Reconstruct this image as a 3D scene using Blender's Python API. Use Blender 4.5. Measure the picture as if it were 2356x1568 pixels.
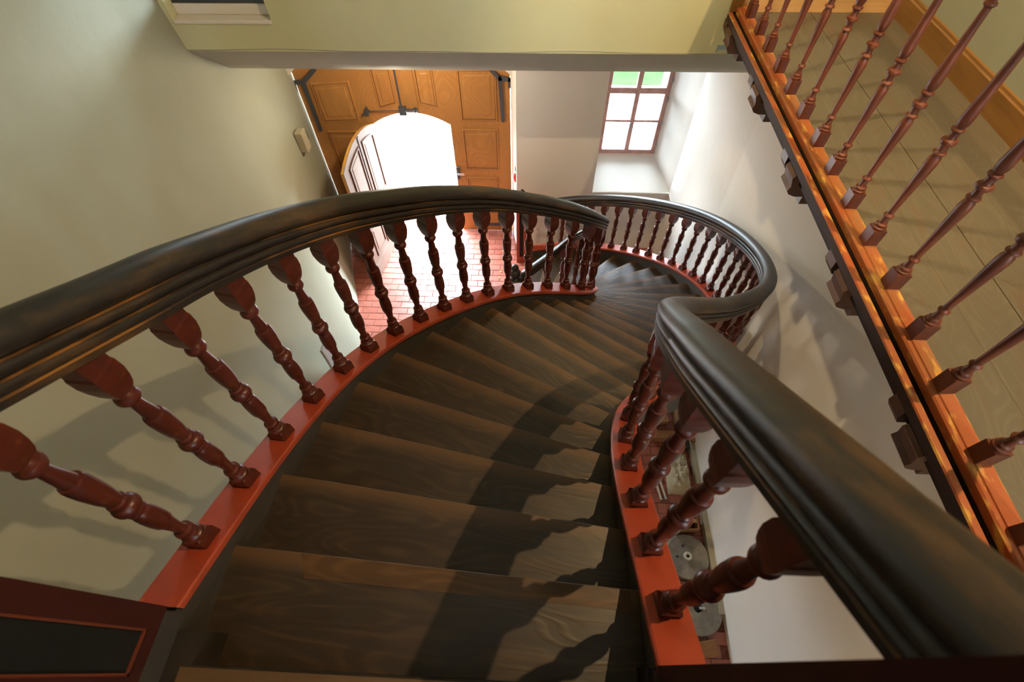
import bpy, bmesh, math, random
from mathutils import Vector, Matrix
random.seed(7)
S = bpy.context.scene
COL = S.collection
for o in list(bpy.data.objects): bpy.data.objects.remove(o)

# ------------------------------------------------------------------ camera
FPX = 1108.68
PITCH, YAW, ROLL = math.radians(55.713), math.radians(3.598), math.radians(-1.3375)
cy, sy = math.cos(YAW), math.sin(YAW)
cp, sp = math.cos(PITCH), math.sin(PITCH)
cr, sr = math.cos(ROLL), math.sin(ROLL)
RZ = Matrix(((cy, sy, 0), (-sy, cy, 0), (0, 0, 1)))
RM = Matrix(((1, 0, 0), (0, sp, cp), (0, cp, -sp)))
RR = Matrix(((cr, sr, 0), (-sr, cr, 0), (0, 0, 1)))
R = RR @ RM @ RZ                                   # rows: right, up, forward
def ray(px, py):
    return R.transposed() @ Vector(((px - 1178) / FPX, -(py - 784) / FPX, 1.0))
def on_z(px, py, z): d = ray(px, py); return d * (z / d.z)
def on_y(px, py, y): d = ray(px, py); return d * (y / d.y)
def on_x(px, py, x): d = ray(px, py); return d * (x / d.x)
cam = bpy.data.cameras.new('camera')
cam.sensor_width = 36.0
cam.lens = 36.0 * FPX / 2356.0
cam.clip_start = 0.02
cam.dof.use_dof = True
cam.dof.focus_distance = 3.2
cam.dof.aperture_fstop = 3.2
co = bpy.data.objects.new('camera', cam)
COL.objects.link(co)
co.matrix_world = Matrix(((R[0][0], R[1][0], -R[2][0], 0), (R[0][1], R[1][1], -R[2][1], 0), (R[0][2], R[1][2], -R[2][2], 0), (0, 0, 0, 1)))
S.camera = co

# ------------------------------------------------------------------ light and exposure
S.view_settings.view_transform = 'Standard'
S.view_settings.look = 'None'
S.view_settings.exposure = 0.0
S.view_settings.gamma = 1.0
S.view_settings.use_curve_mapping = False
W = bpy.data.worlds.new('world'); S.world = W
W.use_nodes = True
bg = W.node_tree.nodes['Background']
bg.inputs[0].default_value = (0.72, 0.87, 1.0, 1)
bg.inputs[1].default_value = 80.0
S.cycles.max_bounces = 10
S.cycles.diffuse_bounces = 6
S.cycles.sample_clamp_indirect = 6.0

def light(name, kind, loc, energy, color, size=0.1, rot=None, portal=False, size_y=None):
    l = bpy.data.lights.new(name, kind); l.energy = energy; l.color = color
    if kind == 'POINT' or kind == 'SPOT': l.shadow_soft_size = size
    if kind == 'AREA':
        l.size = size
        if size_y: l.shape = 'RECTANGLE'; l.size_y = size_y
        if portal: l.cycles.is_portal = True
    if kind == 'SUN': l.angle = math.radians(0.6)
    o = bpy.data.objects.new(name, l); COL.objects.link(o); o.location = loc
    if rot: o.rotation_euler = rot
    return o
sun = light('sun', 'SUN', (0, 20, 10), 7.0, (1.0, 0.96, 0.9))
sun.rotation_euler = Vector((-0.8, 0.12, -0.6)).to_track_quat('-Z', 'Y').to_euler()
WARM = (1.0, 0.72, 0.37)
hall = light('hall_lamp', 'SPOT', (-0.45, 2.4, 2.0), 420, (1.0, 0.78, 0.44), 0.04)
hall.data.spot_size = math.radians(58); hall.data.spot_blend = 0.5
hall.rotation_euler = Vector((2.3, 1.1, -5.6)).to_track_quat('-Z', 'Y').to_euler()
light('lower_wall_fill', 'POINT', (1.0, -1.6, -2.7), 52, (1.0, 0.78, 0.46), 0.1)  # added fill that warms the lower right wall, no known lamp here
lamp = light('ceiling_lamp', 'SPOT', (1.95, 1.03, 1.7), 440, WARM, 0.022)
lamp.data.spot_size = math.radians(128); lamp.data.spot_blend = 0.55
lamp.rotation_euler = Vector((-0.35, 0.12, -1)).to_track_quat('-Z', 'Y').to_euler()
light('wall_lamp', 'POINT', (2.35, 2.6, 0.55), 14, WARM, 0.05)
PI = math.pi
light('portal_wicket', 'AREA', (-1.68, 6.24, -4.75), 1, (1, 1, 1), 1.1, (-PI / 2, 0, 0), True, 2.2)
light('portal_window', 'AREA', (1.36, 6.75, -3.4), 1, (1, 1, 1), 0.95, (-PI / 2, 0, 0), True, 2.1)
light('portal_upper', 'AREA', (-2.57, 4.62, -1.2), 1, (1, 1, 1), .85, (-PI / 2, 0, 0), True, 0.95)
light('passage_lamp', 'POINT', (-1.5, 5.15, -2.62), 62, (1.0, 0.86, 0.62), 0.06)

# ------------------------------------------------------------------ materials
def mat(name, color, rough=0.5, spec=0.5, noise=None, bump=0.0, bscale=40.0, coat=0.0, metal=0.0, coords='Object'):
    """noise = (scale xyz, colour2, low, high, detail)"""
    m = bpy.data.materials.new(name); m.use_nodes = True
    nt = m.node_tree; N = nt.nodes; L = nt.links
    b = N['Principled BSDF']
    b.inputs['Base Color'].default_value = (*color, 1)
    b.inputs['Roughness'].default_value = rough
    b.inputs['Specular IOR Level'].default_value = spec
    b.inputs['Metallic'].default_value = metal
    b.inputs['Coat Weight'].default_value = coat
    tc = N.new('ShaderNodeTexCoord')
    last = None
    for n in (noise or []):
        sc, c2, lo, hi, det = n[:5]
        mp = N.new('ShaderNodeMapping'); mp.inputs['Scale'].default_value = sc
        L.new(tc.outputs[coords], mp.inputs[0])
        if len(n) > 5: mp.inputs['Location'].default_value = n[5]
        nz = N.new('ShaderNodeTexNoise'); nz.inputs['Scale'].default_value = 1.0; nz.inputs['Detail'].default_value = det
        L.new(mp.outputs[0], nz.inputs['Vector'])
        rp = N.new('ShaderNodeMapRange'); rp.inputs[1].default_value = lo; rp.inputs[2].default_value = hi
        L.new(nz.outputs[0], rp.inputs[0])
        mx = N.new('ShaderNodeMix'); mx.data_type = 'RGBA'
        L.new(rp.outputs[0], mx.inputs[0])
        if last is None: mx.inputs[6].default_value = (*color, 1)
        else: L.new(last, mx.inputs[6])
        mx.inputs[7].default_value = (*c2, 1)
        last = mx.outputs[2]
    if last is not None: L.new(last, b.inputs['Base Color'])
    if bump:
        nz = N.new('ShaderNodeTexNoise'); nz.inputs['Scale'].default_value = bscale; nz.inputs['Detail'].default_value = 5
        L.new(tc.outputs['Object'], nz.inputs['Vector'])
        bp = N.new('ShaderNodeBump'); bp.inputs['Strength'].default_value = bump; bp.inputs['Distance'].default_value = 0.01
        L.new(nz.outputs[0], bp.inputs['Height']); L.new(bp.outputs[0], b.inputs['Normal'])
    return m

def grain_mat(name, c1, c2, rough, along=2.0, across=60.0, wave=True, wear=None, coords='UV', bump=0.25, spec=0.35, edge=None):
    """wood whose grain runs along U of the UV map (metres)"""
    m = bpy.data.materials.new(name); m.use_nodes = True
    nt = m.node_tree; N = nt.nodes; L = nt.links
    b = N['Principled BSDF']; b.inputs['Roughness'].default_value = rough; b.inputs['Specular IOR Level'].default_value = spec
    tc = N.new('ShaderNodeTexCoord')
    oi = N.new('ShaderNodeObjectInfo')
    off = N.new('ShaderNodeVectorMath'); off.operation = 'ADD'
    L.new(tc.outputs[coords], off.inputs[0]); 
    rv = N.new('ShaderNodeVectorMath'); rv.operation = 'SCALE'; rv.inputs[3].default_value = 37.0
    cx = N.new('ShaderNodeCombineXYZ'); L.new(oi.outputs['Random'], cx.inputs[0]); L.new(oi.outputs['Random'], cx.inputs[1])
    L.new(cx.outputs[0], rv.inputs[0]); L.new(rv.outputs[0], off.inputs[1])
    mp = N.new('ShaderNodeMapping'); mp.inputs['Scale'].default_value = (along, across / 3.0, 1)
    L.new(off.outputs[0], mp.inputs[0])
    n1 = N.new('ShaderNodeTexNoise'); n1.inputs['Scale'].default_value = 1.0; n1.inputs['Detail'].default_value = 6; n1.inputs['Distortion'].default_value = 0.6
    L.new(mp.outputs[0], n1.inputs['Vector'])
    # cathedral grain: contour lines of a broad stretched noise
    mp2 = N.new('ShaderNodeMapping'); mp2.inputs['Scale'].default_value = (along * 0.55, 4.0, 1)
    L.new(off.outputs[0], mp2.inputs[0])
    n2 = N.new('ShaderNodeTexNoise'); n2.inputs['Scale'].default_value = 1.0; n2.inputs['Detail'].default_value = 1.5
    L.new(mp2.outputs[0], n2.inputs['Vector'])
    mu = N.new('ShaderNodeMath'); mu.operation = 'MULTIPLY'; mu.inputs[1].default_value = 150.0; L.new(n2.outputs[0], mu.inputs[0])
    sn = N.new('ShaderNodeMath'); sn.operation = 'SINE'; L.new(mu.outputs[0], sn.inputs[0])
    r1 = N.new('ShaderNodeMapRange'); r1.inputs[1].default_value = -0.2; r1.inputs[2].default_value = 1.0; L.new(sn.outputs[0], r1.inputs[0])
    mm = N.new('ShaderNodeMath'); mm.operation = 'MULTIPLY'; L.new(r1.outputs[0], mm.inputs[0])
    r2 = N.new('ShaderNodeMapRange'); r2.inputs[1].default_value = 0.3; r2.inputs[2].default_value = 0.75; L.new(n1.outputs[0], r2.inputs[0])
    L.new(r2.outputs[0], mm.inputs[1])
    ad = N.new('ShaderNodeMath'); ad.operation = 'MULTIPLY_ADD'; ad.inputs[1].default_value = 0.75; ad.inputs[2].default_value = 0.0
    L.new(mm.outputs[0], ad.inputs[0])
    ad2 = N.new('ShaderNodeMath'); ad2.operation = 'MULTIPLY_ADD'; ad2.inputs[1].default_value = 0.35; ad2.use_clamp = True
    L.new(r2.outputs[0], ad2.inputs[0]); L.new(ad.outputs[0], ad2.inputs[2])
    mx = N.new('ShaderNodeMix'); mx.data_type = 'RGBA'
    mx.inputs[6].default_value = (*c1, 1); mx.inputs[7].default_value = (*c2, 1)
    L.new(ad2.outputs[0], mx.inputs[0])
    last = mx.outputs[2]
    if wear:
        mp3 = N.new('ShaderNodeMapping'); mp3.inputs['Scale'].default_value = (2.2, 7, 1); L.new(off.outputs[0], mp3.inputs[0])
        n3 = N.new('ShaderNodeTexNoise'); n3.inputs['Scale'].default_value = 1.0; n3.inputs['Detail'].default_value = 8; n3.inputs['Roughness'].default_value = 0.65
        L.new(mp3.outputs[0], n3.inputs['Vector'])
        r3 = N.new('ShaderNodeMapRange'); r3.inputs[1].default_value = wear[1]; r3.inputs[2].default_value = wear[2]; L.new(n3.outputs[0], r3.inputs[0])
        m2 = N.new('ShaderNodeMix'); m2.data_type = 'RGBA'; L.new(r3.outputs[0], m2.inputs[0]); L.new(last, m2.inputs[6]); m2.inputs[7].default_value = (*wear[0], 1)
        last = m2.outputs[2]
    if edge:                                            # feet have worn the front edge of each tread
        sx = N.new('ShaderNodeSeparateXYZ'); L.new(tc.outputs['UV'], sx.inputs[0])
        n4 = N.new('ShaderNodeTexNoise'); n4.inputs['Scale'].default_value = 3.0; n4.inputs['Detail'].default_value = 6; L.new(off.outputs[0], n4.inputs['Vector'])
        a4 = N.new('ShaderNodeMath'); a4.operation = 'MULTIPLY_ADD'; a4.inputs[1].default_value = 0.09; L.new(n4.outputs[0], a4.inputs[0]); L.new(sx.outputs[1], a4.inputs[2])
        r4 = N.new('ShaderNodeMapRange'); r4.inputs[1].default_value = -0.012; r4.inputs[2].default_value = 0.05; r4.inputs[4].default_value = 0.75; L.new(a4.outputs[0], r4.inputs[0])
        m4 = N.new('ShaderNodeMix'); m4.data_type = 'RGBA'; L.new(r4.outputs[0], m4.inputs[0]); L.new(last, m4.inputs[6]); m4.inputs[7].default_value = (*edge, 1)
        last = m4.outputs[2]
    L.new(last, b.inputs['Base Color'])
    bp = N.new('ShaderNodeBump'); bp.inputs['Strength'].default_value = bump; bp.inputs['Distance'].default_value = 0.004
    L.new(ad2.outputs[0], bp.inputs['Height']); L.new(bp.outputs[0], b.inputs['Normal'])
    return m

M = {}
M['wall'] = mat('wall_plaster', (0.345, 0.345, 0.262), 0.9, 0.2, [((0.9, 0.9, 0.9), (0.31, 0.312, 0.23), 0.35, 0.75, 3)], bump=0.35, bscale=7)
M['wall_white'] = mat('wall_whitewash', (0.80, 0.75, 0.68), 0.9, 0.2, [((1.1, 1.1, 1.1), (0.76, 0.70, 0.62), 0.35, 0.75, 3)], bump=0.3, bscale=7)
M['wall_ochre'] = mat('wall_limewash', (0.64, 0.63, 0.39), 0.9, 0.2, [((1.2, 1.2, 1.2), (0.60, 0.585, 0.35), 0.35, 0.75, 3)], bump=0.3, bscale=6)
M['tread'] = grain_mat('dark_oak_tread', (0.020, 0.0108, 0.0040), (0.054, 0.030, 0.0105), 0.46, 2.0, 80, wear=((0.085, 0.036, 0.012), 0.6, 0.9), spec=0.55, edge=(0.105, 0.050, 0.016))
M['patch'] = grain_mat('amber_repair_strip', (0.055, 0.026, 0.009), (0.12, 0.058, 0.018), 0.46, 2.0, 80)
M['string'] = grain_mat('dark_string_paint', (0.032, 0.026, 0.020), (0.05, 0.038, 0.026), 0.5, 2.0, 60, bump=0.1)
M['red'] = mat('red_rail_paint', (0.30, 0.040, 0.013), 0.45, 0.4, [((9, 9, 9), (0.23, 0.031, 0.011), 0.45, 0.75, 4), ((30, 30, 30), (0.40, 0.09, 0.03), 0.70, 0.8, 2)], bump=0.08, bscale=60)
M['baluster'] = mat('oxblood_turned_wood', (0.074, 0.0125, 0.0055), 0.35, 0.35, [((22, 22, 6), (0.048, 0.0085, 0.0045), 0.4, 0.7, 4), ((28, 28, 34), (0.16, 0.05, 0.016), 0.64, 0.78, 4)], bump=0.05, bscale=80)
M['rail'] = grain_mat('black_brown_handrail', (0.012, 0.009, 0.007), (0.024, 0.016, 0.010), 0.44, 2.0, 60, wear=((0.13, 0.060, 0.015), 0.52, 0.85), bump=0.06)
M['rail_wear'] = grain_mat('handrail_worn_arris', (0.022, 0.014, 0.009), (0.05, 0.027, 0.012), 0.4, 2.0, 60, wear=((0.24, 0.105, 0.025), 0.46, 0.60), bump=0.05)
M['newel'] = mat('newel_red_paint', (0.034, 0.006, 0.004), 0.45, 0.25, [((10, 10, 4), (0.025, 0.0045, 0.0035), 0.4, 0.7, 3)])
M['bead'] = mat('newel_bead', (0.12, 0.024, 0.010), 0.4, 0.4, [((20, 20, 8), (0.09, 0.018, 0.008), 0.4, 0.7, 3)])
M['newel_dark'] = mat('newel_dark_panel', (0.007, 0.007, 0.0065), 0.5, 0.2, [((8, 8, 8), (0.010, 0.0085, 0.007), 0.4, 0.7, 3)])
M['gate'] = grain_mat('amber_gate_wood', (0.36, 0.155, 0.040), (0.44, 0.20, 0.055), 0.5, 3.0, 30, coords='Object', bump=0.05)
M['gate_joint'] = mat('gate_groove', (0.17, 0.062, 0.016), 0.6, 0.3, [((5, 5, 5), (0.13, 0.05, 0.014), 0.4, 0.7, 3)])
M['iron'] = mat('dark_forged_iron', (0.07, 0.078, 0.095), 0.5, 0.5, [((30, 30, 30), (0.09, 0.085, 0.085), 0.5, 0.75, 3)], metal=0.4)
M['wicket'] = mat('pale_wicket_paint', (0.165, 0.105, 0.08), 0.6, 0.2, [((6, 6, 6), (0.145, 0.09, 0.066), 0.4, 0.7, 3)])
M['wicket_edge'] = mat('wicket_amber_edge', (0.52, 0.27, 0.06), 0.5, 0.4, [((6, 6, 6), (0.44, 0.22, 0.05), 0.4, 0.7, 3)])
M['wicket_line'] = mat('wicket_brown_moulding', (0.060, 0.021, 0.006), 0.6, 0.2, [((8, 8, 8), (0.045, 0.016, 0.005), 0.4, 0.7, 3)])
M['mauve'] = mat('mauve_window_paint', (0.50, 0.27, 0.23), 0.45, 0.5, [((9, 9, 9), (0.38, 0.18, 0.15), 0.4, 0.7, 3)])
M['steel'] = mat('pale_steel', (0.55, 0.57, 0.6), 0.35, 0.5, [((30, 30, 30), (0.45, 0.46, 0.5), 0.4, 0.7, 2)], metal=0.7)
M['darkframe'] = mat('dark_window_frame', (0.035, 0.042, 0.05), 0.35, 0.5, [((9, 9, 9), (0.05, 0.055, 0.06), 0.4, 0.7, 3)])
M['brick'] = []
for i, (a, b_) in enumerate((((0.35, 0.105, 0.070), (0.29, 0.085, 0.056)), ((0.32, 0.095, 0.064), (0.26, 0.075, 0.05)), ((0.38, 0.125, 0.085), (0.33, 0.10, 0.068)), ((0.34, 0.11, 0.078), (0.28, 0.085, 0.06)))):
    M['brick'].append(mat('terracotta_brick', a, 0.36, 0.6, [((14, 14, 14), b_, 0.4, 0.7, 4), ((50, 50, 50), (0.42, 0.2, 0.15), 0.68, 0.8, 2)], bump=0.15, bscale=30))
M['mortar'] = mat('brick_joint', (0.09, 0.03, 0.021), 0.8, 0.2, [((20, 20, 20), (0.19, 0.065, 0.045), 0.4, 0.7, 4)])
M['ledge'] = mat('worn_red_ledge', (0.36, 0.085, 0.022), 0.45, 0.5, [((6, 3, 6), (0.30, 0.12, 0.035), 0.42, 0.7, 4), ((26, 9, 26), (0.62, 0.33, 0.07), 0.56, 0.68, 5)], bump=0.1, bscale=50)
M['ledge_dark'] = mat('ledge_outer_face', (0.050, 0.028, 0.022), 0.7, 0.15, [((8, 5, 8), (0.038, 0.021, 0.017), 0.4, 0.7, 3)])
M['corbel'] = mat('dark_brown_corbel', (0.10, 0.042, 0.020), 0.5, 0.4, [((10, 10, 10), (0.07, 0.03, 0.016), 0.4, 0.7, 3)])
M['plank'] = grain_mat('grey_brown_plank', (0.12, 0.092, 0.053), (0.15, 0.118, 0.07), 0.42, 2.0, 40, wear=((0.15, 0.085, 0.04), 0.55, 0.75), bump=0.08)
M['gap'] = mat('plank_underlay', (0.02, 0.014, 0.01), 0.9, 0.1, [((9, 9, 9), (0.03, 0.02, 0.014), 0.4, 0.7, 3)])
M['landing_baluster'] = mat('chestnut_turned_wood', (0.135, 0.033, 0.011), 0.45, 0.3, [((22, 22, 6), (0.07, 0.017, 0.007), 0.4, 0.7, 4), ((24, 24, 20), (0.17, 0.07, 0.018), 0.66, 0.8, 4)], bump=0.05, bscale=80)
M['base_wood'] = mat('honey_baseboard', (0.25, 0.115, 0.026), 0.4, 0.5, [((30, 3, 30), (0.19, 0.085, 0.02), 0.4, 0.7, 4)], bump=0.05)
M['step_wood'] = mat('pale_honey_wood', (0.48, 0.235, 0.06), 0.4, 0.5, [((2, 30, 30), (0.38, 0.17, 0.04), 0.4, 0.7, 4)], bump=0.05)
M['stone'] = mat('grey_millstone', (0.24, 0.215, 0.18), 0.9, 0.2, [((14, 14, 14), (0.17, 0.155, 0.135), 0.4, 0.7, 5), ((60, 60, 60), (0.3, 0.27, 0.23), 0.6, 0.75, 2)], bump=0.5, bscale=60)
M['crate'] = mat('crate_board', (0.27, 0.125, 0.05), 0.6, 0.3, [((5, 22, 22), (0.20, 0.09, 0.036), 0.4, 0.7, 4)], bump=0.1)
M['board'] = mat('pale_pine_board', (0.42, 0.255, 0.13), 0.6, 0.3, [((22, 5, 22), (0.34, 0.2, 0.1), 0.4, 0.7, 4)], bump=0.1)
M['cloth'] = mat('cream_canvas', (0.55, 0.49, 0.35), 0.9, 0.1, [((8, 8, 8), (0.46, 0.38, 0.24), 0.45, 0.7, 4)], bump=0.3, bscale=20)
M['bone'] = mat('pale_painted_rod', (0.6, 0.57, 0.46), 0.6, 0.3, [((20, 20, 20), (0.5, 0.46, 0.36), 0.4, 0.7, 3)])
M['black'] = mat('black_iron_pot', (0.02, 0.024, 0.026), 0.5, 0.5, [((20, 20, 20), (0.03, 0.03, 0.03), 0.4, 0.7, 3)])
M['beige'] = mat('beige_plastic', (0.40, 0.35, 0.25), 0.5, 0.4, [((6, 6, 6), (0.36, 0.31, 0.22), 0.4, 0.7, 2)])
M['board_grey'] = mat('grey_board', (0.36, 0.34, 0.30), 0.7, 0.2, [((6, 6, 6), (0.32, 0.30, 0.26), 0.4, 0.7, 2)])
M['alarm'] = mat('signal_red_enamel', (0.6, 0.03, 0.02), 0.3, 0.5, [((9, 9, 9), (0.5, 0.025, 0.018), 0.4, 0.7, 2)])
M['gravel'] = mat('pale_gravel', (0.62, 0.60, 0.56), 0.95, 0.1, [((3, 3, 3), (0.52, 0.5, 0.46), 0.4, 0.7, 5)])
M['lawn'] = mat('lawn_green', (0.0085, 0.0165, 0.006), 0.95, 0.0, [((.8, .8, .8), (0.018, 0.026, 0.012), 0.4, 0.7, 5)])
M['leaf'] = mat('dry_yellow_leaf', (0.6, 0.45, 0.16), 0.7, 0.2, [((40, 40, 40), (0.5, 0.34, 0.1), 0.4, 0.7, 2)])
g = bpy.data.materials.new('window_glass'); g.use_nodes = True
nt = g.node_tree
for n in list(nt.nodes): nt.nodes.remove(n)
out = nt.nodes.new('ShaderNodeOutputMaterial'); mixs = nt.nodes.new('ShaderNodeMixShader'); tr = nt.nodes.new('ShaderNodeBsdfTransparent'); gl = nt.nodes.new('ShaderNodeBsdfGlossy')
gl.inputs['Roughness'].default_value = 0.03
fr = nt.nodes.new('ShaderNodeFresnel'); fr.inputs[0].default_value = 1.45
nt.links.new(fr.outputs[0], mixs.inputs[0]); nt.links.new(tr.outputs[0], mixs.inputs[1]); nt.links.new(gl.outputs[0], mixs.inputs[2]); nt.links.new(mixs.outputs[0], out.inputs[0])
M['glass'] = g

# ------------------------------------------------------------------ helpers
class MB:
    def __init__(s): s.v = []; s.f = []; s.m = []; s.uv = []
    def add(s, verts, faces, mi=0, uvs=None):
        o = len(s.v); s.v += [tuple(v) for v in verts]
        for i, f in enumerate(faces):
            s.f.append([o + k for k in f]); s.m.append(mi if isinstance(mi, int) else mi[i])
            s.uv.append([uvs[k] for k in f] if uvs else None)
        return s
    def box(s, x0, x1, y0, y1, z0, z1, mi=0):
        v = [(x0, y0, z0), (x1, y0, z0), (x1, y1, z0), (x0, y1, z0), (x0, y0, z1), (x1, y0, z1), (x1, y1, z1), (x0, y1, z1)]
        return s.add(v, [(0, 3, 2, 1), (4, 5, 6, 7), (0, 1, 5, 4), (1, 2, 6, 5), (2, 3, 7, 6), (3, 0, 4, 7)], mi)
    def prism(s, poly, ax, ay, az, o, d0, d1, mi=0):
        """2-D polygon in axes ax, ay at origin o, extruded along az from d0 to d1"""
        ax, ay, az, o = Vector(ax), Vector(ay), Vector(az), Vector(o)
        n = len(poly)
        a = [o + ax * p[0] + ay * p[1] + az * d0 for p in poly]; b = [o + ax * p[0] + ay * p[1] + az * d1 for p in poly]
        return s.add(a + b, [tuple(range(n))[::-1], tuple(range(n, 2 * n))] + [(i, (i + 1) % n, n + (i + 1) % n, n + i) for i in range(n)], mi)
    def lathe(s, prof, n=14, c=(0, 0, 0), mi=0, cap=True):
        v = []; f = []
        for r, z in prof:
            for i in range(n):
                a = 2 * PI * i / n; v.append((c[0] + r * math.cos(a), c[1] + r * math.sin(a), c[2] + z))
        for j in range(len(prof) - 1):
            for i in range(n):
                f.append((j * n + i, j * n + (i + 1) % n, (j + 1) * n + (i + 1) % n, (j + 1) * n + i))
        if cap: f.append(tuple(range(n))[::-1]); f.append(tuple(range((len(prof) - 1) * n, len(prof) * n)))
        return s.add(v, f, mi)
    def tube(s, p0, p1, r, n=8, mi=0):
        p0, p1 = Vector(p0), Vector(p1); d = (p1 - p0).normalized()
        a = d.orthogonal().normalized(); b = d.cross(a)
        v = [p + (a * math.cos(2 * PI * i / n) + b * math.sin(2 * PI * i / n)) * r for p in (p0, p1) for i in range(n)]
        return s.add(v, [(i, (i + 1) % n, n + (i + 1) % n, n + i) for i in range(n)] + [tuple(range(n))[::-1], tuple(range(n, 2 * n))], mi)
    def mesh(s, name, mats, smooth=False):
        me = bpy.data.meshes.new(name); me.from_pydata(s.v, [], s.f)
        for m in (mats if isinstance(mats, (list, tuple)) else [mats]): me.materials.append(m)
        for p, mi in zip(me.polygons, s.m): p.material_index = mi
        if any(u for u in s.uv):
            ul = me.uv_layers.new(name='UVMap')
            for p, u in zip(me.polygons, s.uv):
                if u:
                    for li, q in zip(p.loop_indices, u): ul.data[li].uv = q
        bm = bmesh.new(); bm.from_mesh(me); bmesh.ops.recalc_face_normals(bm, faces=bm.faces); bm.to_mesh(me); bm.free()
        if smooth:
            for p in me.polygons: p.use_smooth = True
            me.set_sharp_from_angle(angle=math.radians(38))
        return me
    def build(s, name, mats, parent=None, smooth=False, **props):
        return link(name, s.mesh(name, mats, smooth), parent, **props)
def link(name, me, parent=None, **props):
    o = bpy.data.objects.new(name, me); COL.objects.link(o)
    if parent is not None: o.parent = parent
    for k, v in props.items(): o[k] = v
    return o
def thing(name, loc=(0, 0, 0), **props):
    o = bpy.data.objects.new(name, None); COL.objects.link(o); o.location = loc; o.empty_display_size = 0.1
    for k, v in props.items(): o[k] = v
    return o
def bevel(o, w=0.004, seg=2):
    b = o.modifiers.new('bevel', 'BEVEL'); b.width = w; b.segments = seg; b.limit_method = 'ANGLE'; b.angle_limit = math.radians(40)
    return o
def catmull(pts, t):
    n = len(pts); i = min(max(int(math.floor(t)), 0), n - 2); u = t - i
    P = [Vector(pts[min(max(j, 0), n - 1)]) for j in (i - 1, i, i + 1, i + 2)]
    if i == 0: P[0] = P[1] * 2 - P[2]
    if i == n - 2: P[3] = P[2] * 2 - P[1]
    return 0.5 * ((2 * P[1]) + (P[2] - P[0]) * u + (2 * P[0] - 5 * P[1] + 4 * P[2] - P[3]) * u * u + (3 * P[1] - P[0] - 3 * P[2] + P[3]) * u ** 3)

# ------------------------------------------------------------------ levels and plan
ZF, RISE, NST = -1.65, 0.15, 27
ZG = ZF - RISE * NST                                  # ground floor
def zn(k): return ZF - RISE * k
IN = [(-.99, -.01), (-.985, .30), (-.985, .61), (-.95, .91), (-.895, 1.22), (-.78, 1.51), (-.61, 1.77), (-.44, 2.01), (-.27, 2.22), (-.10, 2.40), (.07, 2.55), (.25, 2.68), (.43, 2.80), (.56, 2.93), (.65, 3.08), (.70, 3.24), (.725, 3.40), (.72, 3.55), (.70, 3.70), (.65, 3.84), (.575, 3.96), (.49, 4.06), (.39, 4.13), (.28, 4.16), (.16, 4.17), (.02, 4.17), (-.12, 4.17)]
OUT = [(.38, -.02), (.38, .22), (.38, .45), (.38, .66), (.40, .86), (.44, 1.04), (.50, 1.22), (.60, 1.38), (.75, 1.53), (.95, 1.68), (1.15, 1.84), (1.35, 2.01), (1.53, 2.20), (1.68, 2.42), (1.79, 2.68), (1.86, 2.96), (1.90, 3.25), (1.90, 3.54), (1.85, 3.84), (1.75, 4.13), (1.60, 4.39), (1.41, 4.64), (1.17, 4.87), (.90, 5.06), (.60, 5.22), (.29, 5.34), (-.02, 5.42)]
def smooth_pts(P, it=2):
    P = [Vector(p) for p in P]
    for _ in range(it):
        P = [P[0]] + [P[i] * .5 + (P[i - 1] + P[i + 1]) * .25 for i in range(1, len(P) - 1)] + [P[-1]]
    return P
IN, OUT = smooth_pts(IN, 1), smooth_pts(OUT, 1)
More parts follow.
